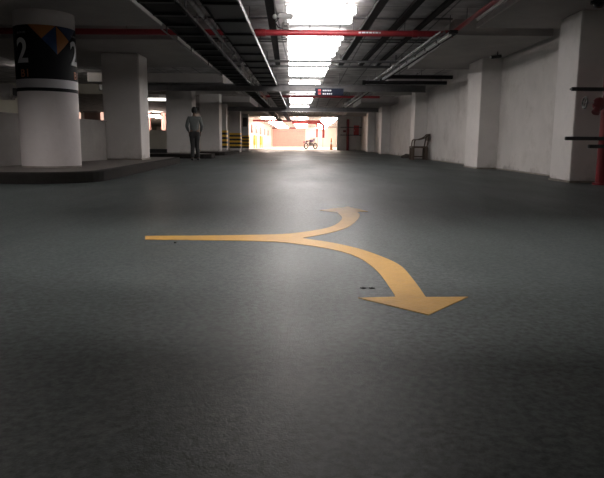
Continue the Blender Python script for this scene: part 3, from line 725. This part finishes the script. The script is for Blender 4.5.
# ------------------------------------------------------------------ old armchair by the wall
t = empty('armchair', (4.3, 23.1, 0), 'old brown metal armchair standing against the right wall', 'chair')
c0, c1 = 22.85, 23.38     # near and far side
X0, X1 = 3.99, 4.50
for x, lean in ((X0, 0), (X1, .05)):
    for y in (c0, c1): MB().box(x, x+.10, y-.035, y+.035, 0, .46, bev=.008).build('leg', M['rust'], t)
MB().box(X0-.01, X1+.09, c0-.04, c1+.04, .44, .51, bev=.015).build('seat', M['rust'], t)
for y in (c0, c1):
    MB().tube(cr([(X0+.08, y, .49), (X0+.09, y, .66), (X0+.13, y, .745), (X0+.3, y, .76), (X1, y, .84), (X1+.12, y, .95)], 5), .022, 8).build('armrest', M['rust'], t, smooth=True)
    MB().cyl((X1+.05, y, .47), (X1+.13, y, .97), .025, seg=10).build('back_post', M['rust'], t)
    MB().cyl((X0+.03, y, .12), (X1+.03, y, .12), .018, seg=8).build('stretcher', M['rust'], t)
mb = MB(); mb.box(X1+.1, X1+.14, c0, c1, .72, .97, bev=.01); mb.build('backrest', M['rust'], t)
mb = MB()
random.seed(3)
for i in range(7):
    a = random.random()*6.28; d = random.random()*.16
    mb.sph((4.2+math.cos(a)*d, 25.7+math.sin(a)*d, .04+.015*i % .06), .1, .09, .06+.01*i, 7, 5)
tag(mb.build('debris_heap', M['rubble']), 'small dark heap of debris on the floor beyond the armchair', 'debris')

# ------------------------------------------------------------------ the person
def skin(verts, edges, name, m, parent, lvl=1, extra=None):
    """verts: (x,y,z,r) ; grows a continuous skinned surface"""
    me = bpy.data.meshes.new(name); me.from_pydata([v[:3] for v in verts], edges, [])
    bm = bmesh.new(); bm.from_mesh(me); lay = bm.verts.layers.skin.verify(); bm.verts.ensure_lookup_table()
    for i, v in enumerate(bm.verts):
        r = verts[i][3]; v[lay].radius = r if isinstance(r, tuple) else (r, r); v[lay].use_root = (i == 0)
    bm.to_mesh(me); bm.free()
    o = bpy.data.objects.new(name, me); COL.objects.link(o)
    s = o.modifiers.new('Skin', 'SKIN'); s.use_smooth_shade = True
    sb = o.modifiers.new('Sub', 'SUBSURF'); sb.levels = lvl; sb.render_levels = lvl
    bpy.context.view_layer.update()
    dg = bpy.context.evaluated_depsgraph_get(); nm = bpy.data.meshes.new_from_object(o.evaluated_get(dg))
    bpy.data.objects.remove(o); bm = bmesh.new(); bm.from_mesh(nm); bpy.data.meshes.remove(nm)
    if extra: 
        q = MB(); extra(q); tm = bpy.data.meshes.new('q'); q.bm.to_mesh(tm); q.bm.free(); bm.from_mesh(tm); bpy.data.meshes.remove(tm)
    me = bpy.data.meshes.new(name); bm.to_mesh(me); bm.free(); me.materials.append(m)
    for p in me.polygons: p.use_smooth = True
    o = bpy.data.objects.new(name, me); COL.objects.link(o); o.parent = parent
    return o
per = empty('person', (-3.64, 19.9, 0), 'person in grey shirt and dark trousers walking away with hands in pockets', 'person')
V = []; E_ = []
def av(p, r, link=None):
    V.append((*p, r)); i = len(V)-1
    if link is not None: E_.append((link, i))
    return i
pel = av((0, 0, .93), (.135, .10)); sp = av((0, .0, 1.08), (.13, .09), pel); ch = av((0, .01, 1.26), (.15, .10), sp)
nb = av((0, 0, 1.42), .065, ch); nk = av((0, .01, 1.49), .052, nb); av((0, .02, 1.53), .06, nk)
def arm(s):
    sh = av((s*.175, 0, 1.375), .055, ch); el = av((s*.245, -.06, 1.10), .042, sh); wr = av((s*.19, .09, .93), .028, el)
    pa = av((s*.165, .14, .875), (.038, .022), wr)
    for k, (dx, L) in enumerate(((-.03, .06), (-.01, .07), (.01, .066), (.03, .05))):
        a = av((s*(.16)+dx, .155, .835), .0095, pa); b = av((s*.155+dx, .165, .80), .0085, a); av((s*.15+dx, .165, .80-L*.45), .0075, b)
    a = av((s*.125, .13, .87), .011, pa); av((s*.105, .14, .84), .009, a)
arm(-1); arm(1)
legs = {}
for s, ky, fy, fx in ((-1, .03, -.06, -.085), (1, .09, .10, .105)):
    hp = av((s*.085, 0, .86), .092, pel); kn = av((s*.065, ky, .49), .058, hp); an = av((fx, fy-.02, .09), .038, kn); av((fx*1.05, fy+.13, .035), .032, an)
    legs[s] = [(s*.085, 0, .86), (s*.065, ky, .49), (fx, fy-.02, .09), (fx*1.05, fy+.13, .035)]
def head_parts(q):
    q.sph((0, .02, 1.60), .075, .095, .112, 20, 14)
    q.sph((0, .118, 1.59), .012, .018, .02, 8, 6)
    for s in (-1, 1): q.sph((s*.077, .015, 1.595), .012, .02, .03, 8, 6); q.sph((s*.028, .105, 1.615), .012, .009, .008, 8, 6)
    q.sph((0, .108, 1.55), .022, .008, .006, 8, 6)
body = skin(V, E_, 'body', M['skin'], per, 2, head_parts)
mb = MB(); mb.sph((0, .0, 1.615), .09, .108, .122, 20, 14)
bmesh.ops.delete(mb.bm, geom=[v for v in mb.bm.verts if (v.co.y > .07 and v.co.z < 1.66) or v.co.z < 1.53], context='VERTS')
o = mb.build('hair', M['hair'], None, smooth=True); o.parent = per
me = o.data
off = Vector(o.location); o.location = off
sv = [(0, 0, .90, (.165, .135)), (0, 0, 1.08, (.152, .115)), (0, .01, 1.27, (.17, .12)), (0, 0, 1.40, .085), (0, 0, 1.445, .066),
      (-.18, 0, 1.375, .07), (-.25, -.06, 1.10, .058), (-.195, .085, .94, .042), (.18, 0, 1.375, .07), (.25, -.06, 1.10, .058), (.195, .085, .94, .042)]
skin(sv, [(0, 1), (1, 2), (2, 3), (3, 4), (2, 5), (5, 6), (6, 7), (2, 8), (8, 9), (9, 10)], 'shirt', M['shirt'], per, 2)
tv = [(0, 0, 1.0, (.16, .125)), (0, 0, .88, (.14, .12))]; te = [(0, 1)]
for s in (-1, 1):
    a = legs[s]; n0 = len(tv)
    tv += [(a[0][0], a[0][1], .80, .108), (a[1][0], a[1][1], a[1][2], .078), (a[2][0], a[2][1], .08, .062)]
    te += [(1, n0), (n0, n0+1), (n0+1, n0+2)]
skin(tv, te, 'trousers', M['trousers'], per, 2)
for s in (-1, 1):
    x, y = legs[s][2][0], legs[s][2][1]
    mb = MB(); mb.sph((x, y+.07, .045), .05, .145, .05, 14, 10)
    for v in mb.bm.verts: v.co.z = max(v.co.z, 0)
    o = mb.build('shoe', M['shoe'], None, smooth=True); o.parent = per
per.rotation_euler.z = math.radians(8)

# ------------------------------------------------------------------ world, camera
w = bpy.data.worlds.new('World'); S.world = w; w.use_nodes = True
w.node_tree.nodes['Background'].inputs[0].default_value = (.55, .5, .5, 1); w.node_tree.nodes['Background'].inputs[1].default_value = .03
cam = bpy.data.cameras.new('Camera'); co = bpy.data.objects.new('Camera', cam); COL.objects.link(co)
cam.sensor_width = 36; cam.lens = 36*600/604; cam.clip_end = 300
co.location = (0, 0, .6)
co.matrix_world = Matrix.Translation((0, 0, .6)) @ (Matrix.Rotation(math.radians(.29), 4, 'Z') @ Matrix.Rotation(math.radians(90-9.1), 4, 'X') @ Matrix.Rotation(math.radians(.45), 4, 'Z'))
S.camera = co
S.view_settings.view_transform = 'Standard'; S.view_settings.look = 'None'; S.view_settings.gamma = 1
S.view_settings.exposure = 0.5; S.view_settings.use_curve_mapping = False
